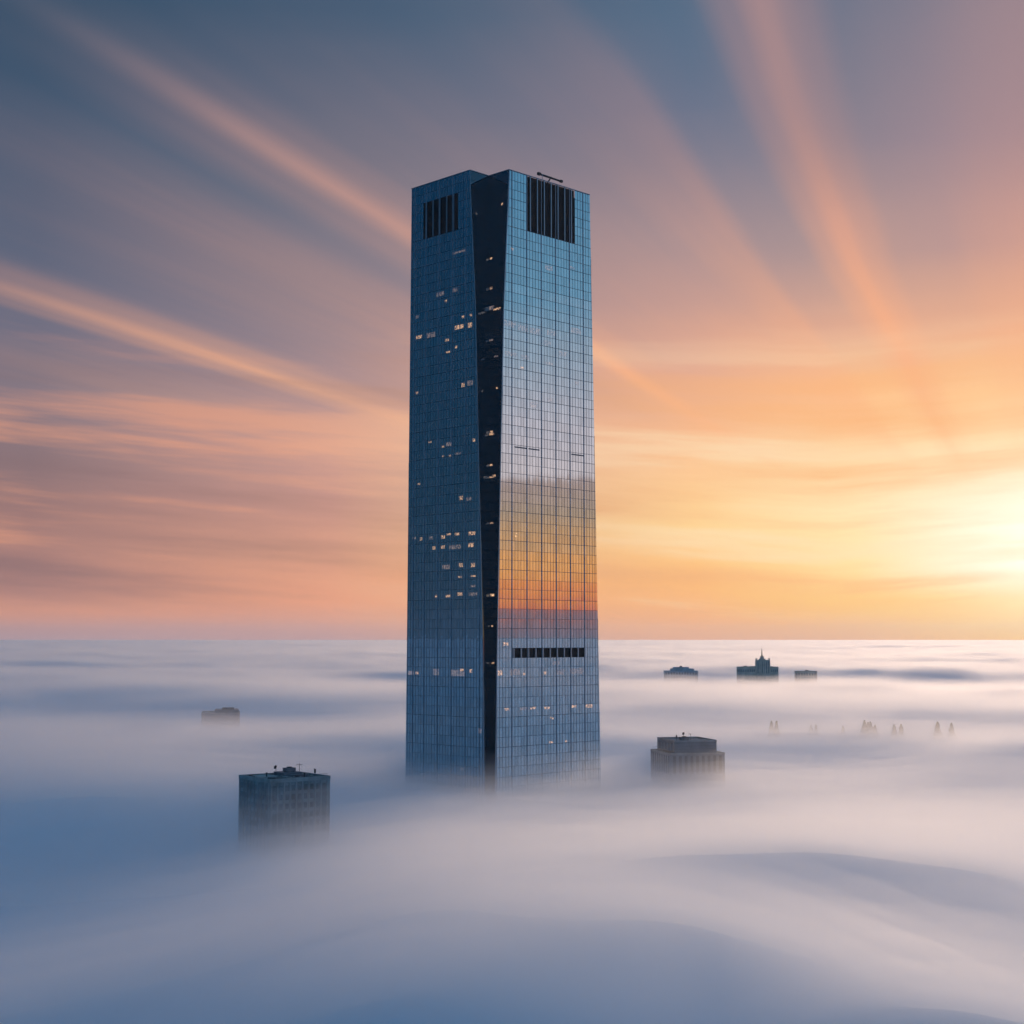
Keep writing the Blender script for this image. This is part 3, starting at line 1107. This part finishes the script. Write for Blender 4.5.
antenna('mast_antenna', 'small crossbar antenna at the right of the stepped building roof', b3.pt(8.4, 7.5), zu - .55, 2.4, 'yagi', gA)
hvac('boxy air conditioner on the roof of the stepped building right of the tower', b3.pt(6.8, 9.5), zu - .55, b3.ex, 3.0, 2.2, 1.0, 'roof machinery of the stepped building')

# three far buildings near the horizon
d3 = 1720.0


def flat_windows(b, x0, x1, n, z0, z1, y=-.1, w=.55):
    for i in range(n):
        mb = MB()
        p = (x1 - x0) / n
        mb.box(b.o, b.ex, b.ey, x0 + p * (i + .5 - w / 2), x0 + p * (i + .5 + w / 2), y, y + .3, z0, z1)
        b.fin(mb, 'window', MAT['window'])


k3 = d3 / FPX
b4 = Block(664, d3, R(-5.5), 'terraced_building', 'dark distant building with stepped roof, leftmost of the three near the horizon', 'building', 'distant buildings near the horizon')
zq = zof(671, d3, 680)
b4.box('wall', MAT['far_concrete'], 0, 34 * k3, 0, 30, -62, zq)
b4.box('upper_storey', MAT['far_concrete'], 6.5 * k3, 30 * k3, 3, 26, zq, zq + 2.6)
b4.box('upper_storey', MAT['far_concrete'], 9 * k3, 25 * k3, 5, 22, zq + 2.6, zq + 4.3)
b4.box('roof_house', MAT['roof'], 16 * k3, 18.2 * k3, 8, 12, zq + 4.3, zq + 5.8)
flat_windows(b4, 1, 34 * k3 - 1, 12, zq - 4.2, zq - 1.5)
flat_windows(b4, 1, 34 * k3 - 1, 12, zq - 8.5, zq - 6.0)

b5 = Block(737, d3, R(-8.5), 'spired_building', 'distant stone building with a central tower and thin spire near the horizon', 'building', 'distant buildings near the horizon')
zw = zof(668, d3, 757)
b5.box('wall', MAT['far_stone'], 0, 41 * k3, 0, 34, -62, zw)
b5.parapet(MAT['far_stone'], 0, 12 * k3, 0, 34, zw, 1.1, .6)
b5.parapet(MAT['far_stone'], 33 * k3, 41 * k3, 0, 34, zw, 1.1, .6)
b5.box('tower_wall', MAT['far_stone'], 18.5 * k3, 33 * k3, -1.5, 22, -62, zw + 9.2)
b5.box('shoulder_wall', MAT['far_stone'], 12 * k3, 18.4 * k3, .8, 20, zw + .01, zw + 1.9)
b5.box('crown_wall', MAT['far_stone'], 22.0 * k3, 28.5 * k3, 1, 18, zw + 9.2, zw + 10.6)
b5.box('spire_base', MAT['far_stone'], 23.2 * k3, 27.0 * k3, 4, 10, zw + 10.6, zw + 13.4)
for x0_, x1_, hh_ in ((1, 4.5, 1.6), (7, 10.5, 2.6), (33.5, 36, 1.9), (38, 40.5, 1.4)):
    b5.box('roof_house', MAT['far_stone'], x0_ * k3, x1_ * k3, 4, 12, zw + .01, zw + hh_)
for x0_, x1_ in ((18.7, 20.2), (31.3, 32.8)):
    b5.box('turret', MAT['far_stone'], x0_ * k3, x1_ * k3, -1, 3, zw + 9.21, zw + 11.2)
mb = MB()
sp = b5.pt(25.1 * k3, 7)
mb.tube((*sp, zw + 13.4), (*sp, zw + 22.5), .75, .25, 10)
mb.tube((*sp, zw + 13.6), (*sp, zw + 15.2), 1.2, .5, 10)
b5.fin(mb, 'spire', MAT['steel'])
mb = MB()
for q in range(4):
    mb.box(b5.o, b5.ex, b5.ey, (18.5 + q * 4.4) * k3, (19.5 + q * 4.4) * k3, -2.1, -1.5, -40, zw + 8.8)
b5.fin(mb, 'buttresses', MAT['far_stone'])
flat_windows(b5, 20 * k3, 32.5 * k3, 6, zw - 6, zw + 7.5, -1.62, .32)
flat_windows(b5, .8, 18 * k3, 10, zw - 4.5, zw - 1.6)
flat_windows(b5, 33.6 * k3, 40.6 * k3, 4, zw - 4.5, zw - 1.6)

b6 = Block(795, d3, R(-10.5), 'low_block', 'small brown flat-topped distant block, rightmost of the three near the horizon', 'building', 'distant buildings near the horizon')
zx = zof(672, d3, 806)
b6.box('wall', MAT['far_stone'], 0, 22 * k3, 0, 24, -62, zx)
b6.parapet(MAT['far_stone'], 0, 22 * k3, 0, 24, zx, .9, .5)
b6.box('roof_house', MAT['far_stone'], 10.5 * k3, 13.5 * k3, 5, 12, zx, zx + 2.4)
flat_windows(b6, .8, 22 * k3 - .8, 8, zx - 4.0, zx - 1.2)
flat_windows(b6, .8, 22 * k3 - .8, 8, zx - 8.2, zx - 5.4)

# ------------------------------------------------------------------ tree tops on a wooded rise under the fog
mb = MB()
hx, hy = ground_pt(860, 725)
n1, n2 = 24, 12
def hill_z(a, b): return -62 + 45 * math.exp(-(a * a) / (2 * 75 ** 2) - (b * b) / (2 * 40 ** 2))
grid = [[(hx + (i / n1 - .5) * 420, hy + (j / n2 - .5) * 220, hill_z((i / n1 - .5) * 420, (j / n2 - .5) * 220) + .0) for i in range(n1 + 1)] for j in range(n2 + 1)]
for j in range(n2):
    for i in range(n1):
        mb.quad(grid[j][i], grid[j][i + 1], grid[j + 1][i + 1], grid[j + 1][i])
hill = mb.build('hill', MAT['ground'], None, True)
hill['kind'] = 'structure'


def conifer(px, depth, ytop, h, wid, label, seed, group='conifer tops poking out of the fog'):
    r = random.Random(seed)
    tx, _ = tang(px, 725)
    x, y = tx * depth, depth
    zt = zof(ytop, depth, px)
    zb = hill_z(x - hx, y - hy) - .3
    h = max(h, zt - zb)
    t = thing('conifer_tree', label, 'tree', group, (x, y, zt - h))
    mb = MB()
    mb.tube((0, 0, 0), (0, 0, h * .97), .34, .05, 7)
    mb.build('trunk', MAT['trunk'], t)
    mb = MB()
    z = h * .985
    while z > h * .22:
        f = 1 - z / h
        wid_ = wid * 1.25
        rad = wid_ * (.12 + 7.4 * f) * (.75 + .5 * r.random()) if f < .2 else wid_ * (1.6 + 1.2 * (f - .2)) * (.8 + .4 * r.random())
        n = int(7 + 9 * min(1, f * 4))
        a0 = r.random() * 6.28
        for k in range(n):
            a = a0 + k * 6.283 / n + r.gauss(0, .18)
            ln = rad * (.6 + .55 * r.random())
            dr = ln * (.35 + .3 * r.random())
            ca_, sa_ = math.cos(a), math.sin(a)
            wv = .2 + .2 * ln
            for q in range(3):
                l0, l1 = ln * q / 3.2, ln * (q + 1.25) / 3.4
                w0 = wv * (1.1 - q * .28)
                j0, j1 = r.gauss(0, .08), r.gauss(0, .1)
                za, zb2 = z - dr * l0 / ln + j0, z - dr * l1 / ln + j1
                mb.quad((ca_ * l0 - sa_ * w0, sa_ * l0 + ca_ * w0, za), (ca_ * l0 + sa_ * w0, sa_ * l0 - ca_ * w0, za),
                        (ca_ * l1 + sa_ * w0 * .3, sa_ * l1 - ca_ * w0 * .3, zb2), (ca_ * l1 - sa_ * w0 * .3, sa_ * l1 + ca_ * w0 * .3, zb2))
                hg = (.35 + .35 * r.random()) * (1.15 - q * .25)
                mb.quad((ca_ * l0, sa_ * l0, za + .05), (ca_ * l1, sa_ * l1, zb2 + .05),
                        (ca_ * l1 - sa_ * w0 * .5, sa_ * l1 + ca_ * w0 * .5, zb2 - hg * .6), (ca_ * l0 - sa_ * w0 * .6, sa_ * l0 + ca_ * w0 * .6, za - hg))
        z -= .33 + .25 * f
    mb.build('crown', MAT['needles'], t)
    return t


for i, (px, dp, yt, wd, lb) in enumerate([
        (771.5, 740, 719.5, 1.5, 'conifer top, left of the pair nearest the stepped building'),
        (776.5, 742, 719.5, 1.4, 'conifer top, right of the pair nearest the stepped building'),
        (811, 748, 724, 1.5, 'faint conifer tip almost lost in fog, left of two ghostly tips'),
        (816, 745, 723.5, 1.3, 'faint conifer tip almost lost in fog, right of two ghostly tips'),
        (843, 742, 724.5, 1.3, 'single faint conifer tip in the fog just left of the dark tree clump'),
        (864.5, 738, 719, 1.9, 'dark conifer at the left end of the tallest tree clump'),
        (868, 744, 721, 1.7, 'shorter dark conifer in the middle of the tallest tree clump'),
        (870.5, 746, 720.5, 1.9, 'dark conifer at the right end of the tallest tree clump'),
        (875, 740, 723.5, 1.5, 'small pale conifer just right of the dark tree clump'),
        (894, 736, 723, 1.6, 'slim dark conifer, left of the pair right of the dark clump'),
        (901, 742, 723, 1.5, 'slim dark conifer, right of the pair right of the dark clump'),
        (937.5, 742, 720.5, 1.9, 'broad conifer top standing apart, second from the right end'),
        (951.5, 745, 721.5, 1.5, 'narrow conifer top farthest right in the row of trees')]):
    conifer(px, dp, yt, 24, wd, lb, 100 + i)
